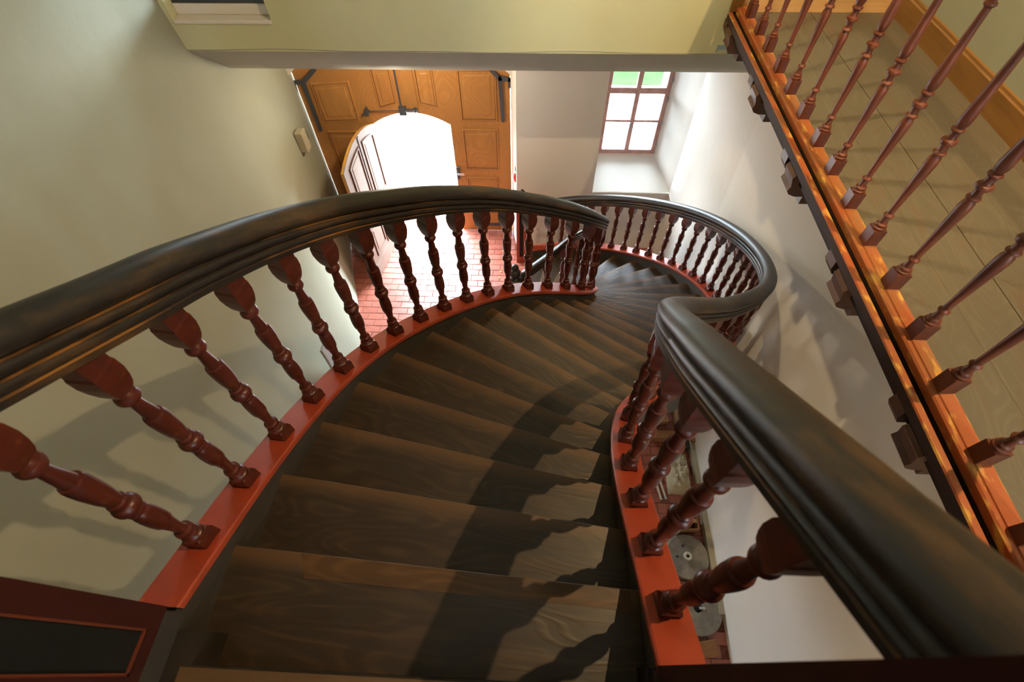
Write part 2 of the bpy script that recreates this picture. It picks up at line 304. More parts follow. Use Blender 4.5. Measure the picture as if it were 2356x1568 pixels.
class Path:
    """offset curve beside the tread ends, sampled finely: points with z of the nosing line, tangent, normal, arc length"""
    def __init__(s, pts, side, off, k0=0.0, k1=26.0, step=0.125):
        base = []
        k = k0
        while k <= k1 + 1e-6:
            c = catmull(pts, k); d = (catmull(pts, min(k + .02, 26)) - catmull(pts, max(k - .02, 0))).normalized()
            n = Vector((-d.y, d.x)) * side
            base.append((c + n * off, k)); k += step
        s.p = []; L = 0; last = None
        for i, (c, k) in enumerate(base):
            a = base[max(i - 1, 0)][0]; b = base[min(i + 1, len(base) - 1)][0]; d = (b - a).normalized()
            if last is not None: L += (c - last).length
            last = c
            s.p.append([Vector((c.x, c.y, zn(k))), Vector((d.x, d.y, 0)), Vector((-d.y * side, d.x * side, 0)), L, k])
        z = [q[0].z for q in s.p]                     # ease the pitch
        for _ in range(30): z = [z[0]] + [z[i] * .5 + (z[i - 1] + z[i + 1]) * .25 for i in range(1, len(z) - 1)] + [z[-1]]
        for q, zz in zip(s.p, z): q[0].z = zz
        s.len = L
    def at(s, L):
        for a, b in zip(s.p, s.p[1:]):
            if b[3] >= L:
                t = (L - a[3]) / max(b[3] - a[3], 1e-9)
                return a[0].lerp(b[0], t), a[1].lerp(b[1], t).normalized(), a[2].lerp(b[2], t).normalized()
        q = s.p[-1]; return q[0], q[1], q[2]
    def sweep(s, mb, prof, dz, mats=None, caps=True, closed=True, first=0, last=None, lift=None, slim=None):
        """prof: list of (outward, up)"""
        P = s.p[first:last]; n = len(prof); V = []; F = []; MI = []; U = []
        per = [0]
        for i in range(n): per.append(per[-1] + (Vector(prof[(i + 1) % n]) - Vector(prof[i])).length)
        for q in P:
            for (u, v) in prof: g = slim(q[3]) if slim else 1; V.append(q[0] + q[2] * (u * g) + Vector((0, 0, dz + v * g + (lift(q[3]) if lift else 0))))
        o = len(mb.v); mb.v += [tuple(v) for v in V]
        for j in range(len(P) - 1):
            for i in range(n if closed else n - 1):
                i2 = (i + 1) % n
                mb.f.append([o + j * n + i, o + j * n + i2, o + (j + 1) * n + i2, o + (j + 1) * n + i])
                mb.m.append(mats[i] if mats else 0)
                mb.uv.append([(P[j][3], per[i]), (P[j][3], per[i + 1]), (P[j + 1][3], per[i + 1]), (P[j + 1][3], per[i])])
        if caps:
            for e in (0, len(P) - 1):
                mb.f.append([o + e * n + i for i in range(n)]); mb.m.append(0); mb.uv.append([(0, 0)] * n)
        return mb
# which side is outward: walking down, the inner curve has its outside on the left at the top (-x)
PIN = Path(IN, 1, 0.075)
POUT = Path(OUT, -1, 0.055)
PLATE = 0.125                                           # top of the red base rail above the nosing line
BAL_H = 0.85

# ------------------------------------------------------------------ setting: ground floor
fl = MB().box(-3.6, 2.3, -3.2, 6.5, ZG - 0.2, ZG - 0.012).build('floor', M['mortar'], kind='structure')
def brick_mesh(i, w, d):
    mb = MB(); e = 0.004; h = 0.012
    mb.add([(-w, -d, -.012), (w, -d, -.012), (w, d, -.012), (-w, d, -.012), (-w, -d, -e), (w, -d, -e), (w, d, -e), (-w, d, -e), (-w + e, -d + e, 0), (w - e, -d + e, 0), (w - e, d - e, 0), (-w + e, d - e, 0)],
           [(0, 1, 5, 4), (1, 2, 6, 5), (2, 3, 7, 6), (3, 0, 4, 7), (4, 5, 9, 8), (5, 6, 10, 9), (6, 7, 11, 10), (7, 4, 8, 11), (8, 9, 10, 11)])
    return mb.mesh('brick', M['brick'][i])
BW, BD = 0.225, 0.115
bricks = [brick_mesh(i, BW / 2 - .002, BD / 2 - .002) for i in range(4)]
rest = [MB() for _ in range(1)]
near, far = [], []
row = 0; y = 0.0
while y < 6.12:
    x = -3.3 + (BW / 2 if row % 2 else 0)
    while x < 2.1:
        c = Vector((x, y, 0)); vis = (-2.55 < x < -0.1 and 3.95 < y < 6.1)
        (near if vis else far).append((x, y)); x += BW
    y += BD; row += 1
near.sort(key=lambda p: p[1])
for x, y in near[300:]: far.append((x, y))
for x, y in near[:300]:
    o = link('brick', random.choice(bricks), fl); o.location = (x, y, ZG + random.uniform(-.0015, .0015)); o.rotation_euler = (random.uniform(-.006, .006), random.uniform(-.006, .006), random.uniform(-.008, .008))
mb = MB(); a, b_ = BW / 2 - .003, BD / 2 - .003
for x, y in far:
    z = ZG + random.uniform(-.0015, .0015)
    mb.add([(x - a, y - b_, z), (x + a, y - b_, z), (x + a, y + b_, z), (x - a, y + b_, z), (x - a, y - b_, z - .012), (x + a, y - b_, z - .012), (x + a, y + b_, z - .012), (x - a, y + b_, z - .012)],
           [(0, 1, 2, 3), (0, 4, 5, 1), (1, 5, 6, 2), (2, 6, 7, 3), (3, 7, 4, 0)], random.randrange(4))
mb.build('brick_paving', M['brick'], fl, kind='stuff')

# left wall: a lofted, slightly battered wall that splays towards the gate near the ground
top = [(-3.02, -3.2), (-3.02, 1.0), (-3.02, 3.2), (-3.02, 4.0), (-3.02, 4.3), (-3.03, 5.0), (-3.07, 5.6), (-3.13, 6.2)]
bot = [(-2.42, -3.2), (-2.42, 1.0), (-2.41, 3.2), (-2.43, 3.85), (-2.53, 4.25), (-2.80, 5.02), (-2.98, 5.6), (-3.13, 6.2)]
NU, NV = 57, 24
mb = MB(); V = []
for j in range(NV + 1):
    z = ZG + (2.4 - ZG) * j / NV
    t = min(max((z - ZG) / (-1.75 - ZG), 0), 1)
    for i in range(NU):
        k = i / (NU - 1) * 7
        p = catmull(bot, k).lerp(catmull(top, k), t)
        V.append((p.x, p.y, z))
F = [(j * NU + i, j * NU + i + 1, (j + 1) * NU + i + 1, (j + 1) * NU + i) for j in range(NV) for i in range(NU - 1)]
mb.add(V, F)
mb.add([(-3.5, -3.2, ZG), (-3.5, 6.2, ZG), (-3.5, 6.2, 2.4), (-3.5, -3.2, 2.4)], [(0, 1, 2, 3)])
wl = mb.build('wall_left', M['wall'], smooth=True, kind='structure')

YW = 5.80                                              # inside face of the ground floor end wall
def wall_with_hole(name, x0, x1, z0, z1, y0, y1, hole, m, **k):
    hx0, hx1, hz0, hz1 = hole
    mb = MB()
    if hx0 > x0: mb.box(x0, hx0, y0, y1, z0, z1)
    if hx1 < x1: mb.box(hx1, x1, y0, y1, z0, z1)
    if hz0 > z0: mb.box(hx0, hx1, y0, y1, z0, hz0)
    if hz1 < z1: mb.box(hx0, hx1, y0, y1, hz1, z1)
    return mb.build(name, m, **k)
GL, GR, GTOP = -3.13, -0.245, -2.75                    # gate recess
XR = 2.06                                              # right wall, ground floor
# end wall: pier between gate and window, wall round the window niche
WY = 6.45
nA, nB = on_y(1363, 440, YW), on_y(1540, 442, YW)       # front corners of the window sill
fA, fB = on_y(1376, 352, WY), on_y(1503, 353, WY)       # foot of the window frame
a0, a1, b0, b1, zs0, zs1 = nA.x, nB.x, fA.x, fB.x, (nA.z + nB.z) / 2, (fA.z + fB.z) / 2
XC = a1                                                # corner of end wall and right wall
ZH = -2.42
mb = MB()
GS = on_y(1176, 300, 6.12).x                           # splayed jamb right of the gate
mb.prism([(GR, YW), (a0, YW), (a0, YW + .9), (GS, YW + .9), (GS, 6.12)], (1, 0, 0), (0, 1, 0), (0, 0, 1), (0, 0, 0), ZG, -2.1)
mb.box(-3.5, GS, YW + .3, YW + 0.9, -2.72, -2.1)
mb.box(a0, XC, YW, YW + 0.9, ZG, zs0 - .02)
mb.box(a0, XC + .3, YW, YW + 0.9, ZH, -2.1)
mb.box(XC, XC + .3, YW, YW + 1.2, ZG, -2.1)
# arched head of the gate recess
arc = []
for i in range(17):
    t = i / 16; x = GL + (GR - GL) * t
    arc.append((x, -3.10 + 0.42 * (1 - abs(2 * t - 1) ** 3.2)))
poly = arc + [(GR, -2.3), (GL, -2.3)]
mb.prism(poly, (1, 0, 0), (0, 0, 1), (0, 1, 0), (0, 6.0, 0), 0, 0.12)
wend = mb.build('wall_end', M['wall_white'], kind='structure')
mb = MB()
# splayed window niche: sill and reveals
mb.add([(a0, YW, zs0), (a1, YW, zs0), (b1, WY, zs1), (b0, WY, zs1)], [(0, 1, 2, 3)])
for xa, xb in ((a1, b1), (a0, b0)):
    mb.add([(xa, YW, zs0), (xa, YW, ZH), (xb, WY, ZH), (xb, WY, zs1)], [(0, 1, 2, 3)])
    mb.add([(xb, WY, zs1), (xb, WY + .5, zs1 - .02), (xb, WY + .5, ZH), (xb, WY, ZH)], [(0, 1, 2, 3)])
mb.add([(b0, WY, zs1), (b1, WY, zs1), (b1, WY + .5, zs1 - .02), (b0, WY + .5, zs1 - .02)], [(0, 1, 2, 3)])
mb.add([(a0, YW, ZH), (a1, YW, ZH), (b1, WY + .5, ZH), (b0, WY + .5, ZH)], [(0, 1, 2, 3)])
mb.build('window_reveal', M['wall_white'], wend)
wr = MB().prism([(XR, -3.2), (XR, 4.3), (XC, YW + .0), (XC + .4, YW), (XR + .4, -3.2)], (1, 0, 0), (0, 1, 0), (0, 0, 1), (0, 0, 0), ZG, -1.72).build('wall_right', M['wall_white'], kind='structure')
MB().box(-3.5, XR + .3, -3.4, -3.2, ZG, 2.4).build('wall_back', M['wall_white'], kind='structure')
# upper end wall with its chamfered lower edge, window opening at the left
YU = 4.25
UW = (-2.98, -2.16, -1.735, -0.75)
mb = MB()
mb.box(-3.5, UW[0], YU, YU + .4, -1.975, 2.4)
mb.box(UW[1], 1.46, YU, YU + .4, -1.975, 2.4)
mb.box(UW[0], UW[1], YU, YU + .4, -1.975, UW[2] - .03)
mb.box(UW[0], UW[1], YU, YU + .4, UW[3], 2.4)
mb.box(1.46, 3.0, YU, YU + .4, -1.9, 2.4)
wu = mb.build('wall_upper_end', M['wall_ochre'], kind='structure')
mb = MB()
NX = 60; V = []
for i in range(NX + 1):
    x = -3.5 + 5.85 * i / NX
    w = .006 * math.sin(x * 2.3 + .5) + .005 * math.sin(x * 5.1)
    V += [(x, YU - .004, -1.966 + w), (x, YU + .12, -2.075 + w), (x, YU + .30, -2.22 + w), (x, YU + .46, -2.345), (x, 6.9, -2.36), (x, 6.9, -2.0), (x, YU + .02, -1.94)]
mb.add(V, [(i * 7 + k, i * 7 + (k + 1) % 7, i * 7 + 7 + (k + 1) % 7, i * 7 + 7 + k) for i in range(NX) for k in range(7)])
mb.build('trim_1', M['wall'], smooth=True, kind='structure')  # band's shade is put into the colour: duller than the wall above
MB().box(-3.5, 3.0, -3.4, YU + .5, 2.4, 2.6).build('ceiling', M['wall_white'], kind='structure')
wru = MB().box(2.68, 2.95, -3.4, YU + .5, -1.9, 2.4).build('wall_right_upper', M['wall'], kind='structure')
# upper floor the stair starts from
mb = MB()
mb.box(-3.5, -0.94, -3.3, 0.055, -1.93, ZF)
mb.box(-0.94, 0.36, -3.3, -0.03, -1.93, ZF)
mb.box(0.36, 1.46, -3.3, 0.02, -1.93, ZF)
fu = mb.build('floor_upper', M['gap'], kind='structure')
for i in range(8):
    y0 = -0.035 - i * 0.2
    q = MB(); q.add([(-.97, y0 - .195, ZF + .001), (.375, y0 - .195, ZF + .001), (.375, y0, ZF + .001), (-.97, y0, ZF + .001), (-.97, y0 - .195, ZF - .03), (.375, y0 - .195, ZF - .03), (.375, y0, ZF - .03), (-.97, y0, ZF - .03)],
                [(0, 1, 2, 3), (4, 7, 6, 5), (0, 4, 5, 1), (1, 5, 6, 2), (2, 6, 7, 3), (3, 7, 4, 0)], 0, [(0, 0), (1.3, 0), (1.3, .2), (0, .2)] * 2)
    q.build('floor_plank', M['tread'], fu)

# ------------------------------------------------------------------ gallery along the right wall
fg = MB().box(1.50, 2.7, -3.3, YU - .003, -1.72, ZF - .012).build('floor_gallery', M['gap'], kind='structure')
seams = [1.592, 1.83, 2.064, 2.32, 2.58, 2.665]
for x0, x1 in zip(seams, seams[1:]):
    q = MB(); a, b_ = x0 + (.002 if x0 == 2.064 else .0005), x1 - (.002 if x1 == 2.064 else .0005); y0, y1 = -3.2, YU - .005
    q.add([(a, y0, ZF), (b_, y0, ZF), (b_, y1, ZF), (a, y1, ZF), (a, y0, ZF - .012), (b_, y0, ZF - .012), (b_, y1, ZF - .012), (a, y1, ZF - .012)],
          [(0, 1, 2, 3), (4, 7, 6, 5), (0, 4, 5, 1), (1, 5, 6, 2), (2, 6, 7, 3), (3, 7, 4, 0)], 0, [(y0, a), (y0, b_), (y1, b_), (y1, a)] * 2)
    q.build('floor_plank', M['plank'], fg)
def run_y(prof, y0, y1, mats=None):
    """profile of (x, z) run along y"""
    n = len(prof); mb = MB()
    v = [(p[0], y0, p[1]) for p in prof] + [(p[0], y1, p[1]) for p in prof]
    mb.add(v, [(i, (i + 1) % n, n + (i + 1) % n, n + i) for i in range(n)] + [tuple(range(n)), tuple(range(2 * n - 1, n - 1, -1))], (mats + [0, 0]) if mats else 0)
    return mb
Y0, Y1 = -1.2, YU - 0.04
run_y([(1.505, -1.655), (1.505, -1.622), (1.512, -1.615), (1.527, -1.615), (1.530, -1.609), (1.580, -1.609), (1.583, -1.615), (1.594, -1.620), (1.594, -1.655)], Y0, Y1).build('ledge_board', M['ledge'], fg)
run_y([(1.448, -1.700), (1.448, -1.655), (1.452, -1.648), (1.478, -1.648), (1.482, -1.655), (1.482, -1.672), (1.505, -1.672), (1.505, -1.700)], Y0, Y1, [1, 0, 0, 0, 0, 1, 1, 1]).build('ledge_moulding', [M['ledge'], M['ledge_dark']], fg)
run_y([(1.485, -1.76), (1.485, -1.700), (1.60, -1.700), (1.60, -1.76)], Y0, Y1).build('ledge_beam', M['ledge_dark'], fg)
small = [(0, 0), (0, -.05), (.02, -.085), (.16, -.085), (.16, 0)]
scroll = [(0, 0), (-.012, -.02), (-.004, -.045), (.004, -.075), (-.006, -.10), (.012, -.125), (.05, -.14), (.18, -.14), (.18, 0)]
for yc in (4.05, 3.22, 2.38, 1.56, 0.77):
    MB().prism(scroll, (1, 0, 0), (0, 0, 1), (0, 1, 0), (1.448, yc - .065, -1.705), 0, .13).build('corbel', M['corbel'], fg)
    MB().prism(small, (1, 0, 0), (0, 0, 1), (0, 1, 0), (1.453, yc + .11, -1.705), 0, .085).build('corbel_block', M['corbel'], fg)
    MB().box(1.55, 2.06, yc - .06, yc + .06, -1.9, -1.72).build('joist', M['corbel'], fg)
bb = run_y([(2.68, -1.65), (2.68, -1.49), (2.674, -1.485), (2.662, -1.490), (2.660, -1.505), (2.650, -1.512), (2.650, -1.65)], -3.2, YU - .01).build('baseboard_gallery', M['base_wood'], kind='structure')
# steps at the far end of the gallery
st = thing('gallery_step', (0, 0, 0), label='honey coloured wooden step closing the far end of the gallery floor', category='step')
MB().box(1.60, 2.64, YU - .03, YU - .006, ZF, ZF + .16).build('riser', M['step_wood'], st)
MB().box(1.58, 2.64, YU - .045, YU - .006, ZF + .16, ZF + .19).build('tread', M['step_wood'], st)
MB().box(1.46, 1.58, YU - .03, YU - .006, ZF - .0, ZF + .62).build('side_post', M['base_wood'], st)

# gallery balustrade
def square_ring(mb, s0, z0, s1, z1):
    v = [(sx * s0, sy_ * s0, z0) for sx, sy_ in ((-1, -1), (1, -1), (1, 1), (-1, 1))] + [(sx * s1, sy_ * s1, z1) for sx, sy_ in ((-1, -1), (1, -1), (1, 1), (-1, 1))]
    mb.add(v, [(3, 2, 1, 0), (4, 5, 6, 7), (0, 1, 5, 4), (1, 2, 6, 5), (2, 3, 7, 6), (3, 0, 4, 7)])
half = [(.0, .085), (.027, .085), (.029, .09), (.029, .096), (.023, .10), (.025, .106), (.024, .112), (.017, .118), (.0145, .135), (.014, .15), (.021, .154), (.022, .16), (.018, .165), (.0135, .17), (.014, .21), (.0165, .28), (.0195, .34), (.0225, .40), (.0235, .425), (.0215, .445), (.0165, .455), (.016, .459), (.024, .463), (.025, .468), (.022, .473), (.0165, .477), (.0155, .495), (.018, .502), (.027, .507), (.0295, .515)]
full = half + [(r, 1.03 - z) for r, z in half[::-1][1:]]
mb = MB(); square_ring(mb, .029, 0.0, .029, .085); mb.lathe(full, 14); square_ring(mb, .029, 1.03 - .085, .029, 1.045)
lb_me = mb.mesh('baluster', M['landing_baluster'], True)
gb = thing('gallery_balustrade', (1.555, 2.2, ZF + .04), label='slender chestnut balustrade along the gallery edge at upper right', category='balustrade')
for p in [(1720, 40), (1741, 79), (1762, 118), (1786, 165), (1813, 214), (1842, 270), (1873, 333), (1908, 397), (1949, 473), (1993, 557), (2043, 656), (2097, 770), (2152, 890), (2219, 1050)]:
    q = on_z(p[0], p[1] - 2, ZF + .041)
    o = link('baluster', lb_me, gb); o.location = (0, q.y - 2.2, 0)
for y in (0.41, 0.15):
    o = link('baluster', lb_me, gb); o.location = (0, y - 2.2, 0)
o = run_y([(-.03, 1.03), (-.04, 1.05), (-.04, 1.075), (-.02, 1.095), (.02, 1.095), (.04, 1.075), (.04, 1.05), (.03, 1.03)], -2.1, YU - 2.21).build('handrail', M['landing_baluster'], gb)

# ------------------------------------------------------------------ the staircase
stc = thing('staircase', (0, 2.5, ZG), label='dark oak winding stair curving down and turning left to the brick floor', category='staircase')
def at(o, root): o.location = -Vector(root.location)   # meshes are written in world space
for k in range(1, NST):
    i0, i1, o0, o1 = [Vector((p.x, p.y, 0)) for p in (catmull(IN, k - 1), catmull(IN, k), catmull(OUT, k - 1), catmull(OUT, k))]
    u = (o1 - i1).normalized(); f = Vector((-u.y, u.x, 0))
    i1e, o1e = i1 - u * .045 + f * .0, o1 + u * .045
    i0e, o0e = i0 - (o0 - i0).normalized() * .045, o0 + (o0 - i0).normalized() * .045
    z, th = zn(k), .042
    # nosing rounded: three rows at the front
    rows = [(0.0, -th), (0.016, -th + .004), (0.018, -th * .5), (0.018, -.003), (0.0155, 0.0)]
    fr_ = [(i1e + f * a, o1e + f * a, b_) for a, b_ in rows]
    back = [(i0e - f * .03, o0e - f * .03, 0.0), (i0e - f * .03, o0e - f * .03, -th)]
    seq = fr_ + back
    W_ = (o1e - i1e).length
    V = []; U = []
    for a, b_, dz in seq:
        for t, p in ((0, a), (1, b_)):
            V.append((p.x, p.y, z + dz)); U.append(((p - i1e).dot(u), (p - i1e).dot(f)))
    n = len(seq)
    F = [(2 * j, 2 * j + 1, 2 * ((j + 1) % n) + 1, 2 * ((j + 1) % n)) for j in range(n)]
    F += [tuple(2 * j for j in range(n))[::-1], tuple(2 * j + 1 for j in range(n))]
    o = MB().add(V, F, 0, U).build('tread', M['tread'], stc); at(o, stc)
    if k == 1:
        a, b_ = i1 + u * .21, o1 - u * .02
        v = [a + f * .0152 + Vector((0, 0, z - .004)), b_ + f * .0152 + Vector((0, 0, z - .004)), b_ - f * .045 + Vector((0, 0, z - .004)), a + u * .04 - f * .06 + Vector((0, 0, z - .004))]
        v += [p + Vector((0, 0, .0052)) for p in v]
        pu = [(0, 0), (1.1, 0), (1.1, -.06), (.04, -.06)] * 2
        o = MB().add(v, [(3, 2, 1, 0), (4, 5, 6, 7), (0, 1, 5, 4), (1, 2, 6, 5), (2, 3, 7, 6), (3, 0, 4, 7)], 0, pu).build('nosing_patch', M['patch'], stc); at(o, stc)
    zb = zn(k + 1) - .02 if k < NST - 1 else ZG
    rb = -.02
    V = []; 
    for a in (rb, rb - .02):
        for p in (i1e, o1e):
            for zz in (zb, z - th + .002): V.append((p.x + f.x * a, p.y + f.y * a, zz))
    o = MB().add(V, [(0, 1, 3, 2), (4, 6, 7, 5), (0, 4, 5, 1), (2, 3, 7, 6), (1, 5, 7, 3), (0, 2, 6, 4)], 0, [(0, 0), (0, .12), (W_, 0), (W_, .12)] * 2).build('riser', M['tread'], stc); at(o, stc)
# top riser under the floor edge
i1, o1 = IN[0], OUT[0]
o = MB().box(i1.x - .03, o1.x + .03, -.06, -.04, zn(1) - .02, ZF - .03).build('riser', M['tread'], stc); at(o, stc)
for nm, P in (('inner', PIN), ('outer', POUT)):
    mb = P.sweep(MB(), [(-.045, -.30), (-.045, PLATE - .03), (.045, PLATE - .03), (.045, -.30)], 0)
    o = mb.build('stringer', M['string'], stc, smooth=True); at(o, stc)

# balustrades
RAILP = [(0, .185), (.024, .182), (.044, .171), (.057, .154), (.061, .138), (.058, .124), (.048, .115), (.038, .113), (.037, .106), (.046, .103), (.054, .093), (.055, .084), (.050, .074), (.042, .069), (.035, .067), (.035, .061), (.044, .058), (.050, .049), (.050, .040), (.044, .032), (.038, .030), (.038, .024), (.043, .020), (.043, 0)]
RAILP = RAILP + [(-u, v) for u, v in RAILP[::-1] if u > 0]
nr = len(RAILP)
WEAR = [0] * nr
for i in range(nr):
    a = RAILP[i]; b_ = RAILP[(i + 1) % nr]
    key = tuple(sorted((round(a[1], 3), round(b_[1], 3))))
    if key in ((.103, .106), (.067, .069), (.058, .061), (.02, .024)): WEAR[i] = 1
def stair_baluster_mesh(skew):
    """turned baluster with a square plinth and a flared block under the rail; both cut to the pitch of the rail"""
    mb = MB()
    s = .034
    def ring(sq, z, sk): return [(sx * sq, sy_ * sq, z + sk * sx * sq) for sx, sy_ in ((-1, -1), (1, -1), (1, 1), (-1, 1))]
    def loft(rings):
        v = [p for r in rings for p in r]; n = len(rings)
        mb.add(v, [(3, 2, 1, 0)] + [(j * 4 + i, j * 4 + (i + 1) % 4, j * 4 + 4 + (i + 1) % 4, j * 4 + 4 + i) for j in range(n - 1) for i in range(4)] + [(n * 4 - 4, n * 4 - 3, n * 4 - 2, n * 4 - 1)])
    loft([ring(s, -.012, skew), ring(s, .040, 0), ring(s * .86, .058, 0), ring(s * .6, .068, 0)])
    prof = [(.018, .05), (.028, .054), (.0325, .060), (.034, .068), (.0325, .076), (.025, .081), (.0235, .085), (.0275, .088), (.0285, .092), (.026, .097), (.0185, .1), (.017, .105), (.0265, .108), (.0285, .115), (.027, .122), (.0185, .126), (.0165, .132), (.0165, .15), (.0185, .175), (.022, .205), (.0225, .214), (.0275, .222), (.0295, .25), (.0295, .285), (.0275, .312), (.0245, .328), (.0215, .331), (.0265, .335), (.0275, .341), (.0255, .347), (.0195, .350), (.0195, .353), (.030, .357), (.0355, .366), (.0362, .374), (.0345, .384), (.028, .393), (.0195, .396), (.0195, .4), (.0265, .403), (.0275, .409), (.0255, .415), (.0205, .418), (.0225, .43), (.0275, .465), (.0305, .505), (.0312, .54), (.0300, .558), (.0285, .563), (.0225, .566), (.0205, .59), (.0180, .62), (.0168, .648), (.0168, .652), (.0275, .656), (.0315, .664), (.0318, .672), (.029, .681), (.019, .686), (.0150, .690), (.015, .70)]
    f0 = len(mb.f); mb.lathe(prof, 18); f1 = len(mb.f)
    loft([ring(.0155, .688, 0), ring(.023, .695, 0), ring(.029, .710, 0), ring(.0345, .735, 0), ring(.0385, .765, 0), ring(.0385, .80, 0), ring(.036, .812, 0), ring(.036, BAL_H + .012, skew)])
    me = mb.mesh('baluster', M['baluster'], True)
    for p in me.polygons:
        if not f0 <= p.index < f1: p.use_smooth = False
    return me
bal_cache = {}
def balustrade(name, P, L0, L1, step, label, first=0, ramp=0.0, drop=(1, 3, .1)):
    def lift(L): return ramp * max(0, 1 - L / .8) ** 1.6 - drop[2] * min(max((L - drop[0]) / (drop[1] - drop[0]), 0), 1)
    def slim(L): return 1.0 - .17 * min(max((L - drop[0]) / (drop[1] - drop[0]), 0), 1)
    root = thing(name, (P.p[0][0].x, P.p[0][0].y, ZF), label=label, category='balustrade')
    o = P.sweep(MB(), [(-.066, PLATE - .03), (-.066, PLATE - .006), (-.060, PLATE), (.060, PLATE), (.066, PLATE - .006), (.066, PLATE - .03)], 0, first=first).build('base_rail', M['red'], root, smooth=True); at(o, root)
    rp = RAILP
    o = P.sweep(MB(), rp, PLATE + BAL_H, WEAR, lift=lift, slim=slim).build('handrail', [M['rail'], M['rail_wear']], root, smooth=True); at(o, root)
    L = L0
    while L < L1:
        p, d, n = P.at(L); a, _, _ = P.at(L - .04); b_, _, _ = P.at(L + .04)
        slope = (b_.z - a.z) / .08
        key = round(max(min(slope, 0.2), -1.2) * 10) / 10
        if key not in bal_cache: bal_cache[key] = stair_baluster_mesh(key)
        o = link('baluster', bal_cache[key], root)
        o.location = p + Vector((0, 0, PLATE)) - Vector(root.location); o.rotation_euler = (0, 0, math.atan2(d.y, d.x)); o.scale = (1, 1, 1 + lift(L) / BAL_H)
        L += step if (name[0] == 'r' or L < 1.1) else .204
    return root
bl = balustrade('left_balustrade', PIN, 0.325, PIN.len - .12, .2345, 'dark handrail and oxblood balusters on the left inner side of the stair', 3, .065, (.9, 2.9, .075))
br = balustrade('right_balustrade', POUT, 0.20, POUT.len - .1, .193, 'dark handrail and oxblood balusters sweeping round the right outer side of the stair', 1, .085, (.8, 2.0, .125))
bl.name = 'inner_balustrade'; br.name = 'outer_balustrade'

def newel(root, x0, x1, y0, y1, z0, z1, zpan, finial=False, mat_=None, zfloor=None):
    """square panelled post: core, stiles and rails framing a sunk dark panel on each side, moulded cap"""
    w = min(x1 - x0, y1 - y0)
    e = w * .26
    f = .010
    mp = mat_ or M['newel']
    post = MB().box(x0 + f, x1 - f, y0 + f, y1 - f, z0, z1).build('newel_post', M['newel_dark'], root); at(post, root)
    mb = MB()
    zb, zt = z0 + (zpan or .09), z1 - .07
    for (xa, xb, ya, yb) in ((x0, x1, y0, y0 + f), (x0, x1, y1 - f, y1)):
        mb.box(xa + f, xa + e, ya, yb, z0 + .0, z1); mb.box(xb - e, xb - f, ya, yb, z0, z1)
        mb.box(xa + e, xb - e, ya, yb, z0, zb); mb.box(xa + e, xb - e, ya, yb, zt, z1)
    for (xa, xb, ya, yb) in ((x0, x0 + f, y0, y1), (x1 - f, x1, y0, y1)):
        mb.box(xa, xb, ya, ya + e, z0, z1); mb.box(xa, xb, yb - e, yb, z0, z1)
        mb.box(xa, xb, ya + e, yb - e, z0, zb); mb.box(xa, xb, ya + e, yb - e, zt, z1)
    fr = mb.build('newel_frame', mp, post)
    mb = MB(); g_ = .006
    for (xa, xb) in ((x0 + .003, x0 + f + .001), (x1 - f - .001, x1 - .003)):
        for (ya, yb, za, zc) in ((y0 + e, y0 + e + g_, zb, zt), (y1 - e - g_, y1 - e, zb, zt), (y0 + e, y1 - e, zb, zb + g_), (y0 + e, y1 - e, zt - g_, zt)): mb.box(xa, xb, ya, yb, za, zc)
    for (ya, yb) in ((y0 + .003, y0 + f + .001), (y1 - f - .001, y1 - .003)):
        for (xa, xb, za, zc) in ((x0 + e, x0 + e + g_, zb, zt), (x1 - e - g_, x1 - e, zb, zt), (x0 + e, x1 - e, zb, zb + g_), (x0 + e, x1 - e, zt - g_, zt)): mb.box(xa, xb, ya, yb, za, zc)
    mb.build('panel_bead', mat_ or M['bead'], post)
    cx, cyy = (x0 + x1) / 2, (y0 + y1) / 2; h = w / 2
    mb = MB()
    for s0, za, s1, zc in ((h * 1.0, z1, h * 1.12, z1 + .012), (h * 1.12, z1 + .012, h * 1.12, z1 + .03), (h * 1.12, z1 + .03, h * .8, z1 + .042)):
        v = [(cx + a * s0, cyy + b_ * s0, za) for a, b_ in ((-1, -1), (1, -1), (1, 1), (-1, 1))] + [(cx + a * s1, cyy + b_ * s1, zc) for a, b_ in ((-1, -1), (1, -1), (1, 1), (-1, 1))]
        mb.add(v, [(3, 2, 1, 0), (4, 5, 6, 7), (0, 1, 5, 4), (1, 2, 6, 5), (2, 3, 7, 6), (3, 0, 4, 7)])
    mb.build('newel_cap', M['rail'], post)
    if finial:
        MB().lathe([(h * .75, 0), (h * .8, .02), (h * .5, .035), (h * .45, .05), (h * .8, .065), (h * .98, .09), (h * .98, .115), (h * .75, .145), (h * .4, .16), (h * .38, .17), (h * .6, .18), (h * .66, .20), (h * .5, .225), (h * .2, .245), (.004, .25)], 18, (cx, cyy, z1 + .04)).build('finial', M['rail'], post, smooth=True)
    return post
newel(bl, -1.245, -1.005, -.115, .105, -1.545, -.25, .045)
o = MB().box(-1.235, -1.015, -.105, .095, ZF - .45, -1.545).build('newel_foot', M['string'], bl); at(o, bl)
newel(br, .365, .595, -.20, .025, -1.555, -.22, .05)
o = MB().box(.375, .585, -.19, .015, ZF - .45, -1.555).build('newel_foot', M['string'], br); at(o, br)
newel(bl, -.275, -.125, 4.03, 4.18, ZG, -4.66, .12, True, M['red'])
newel(br, -.235, -.085, 5.41, 5.56, ZG, -4.62, .12, True, M['red'])

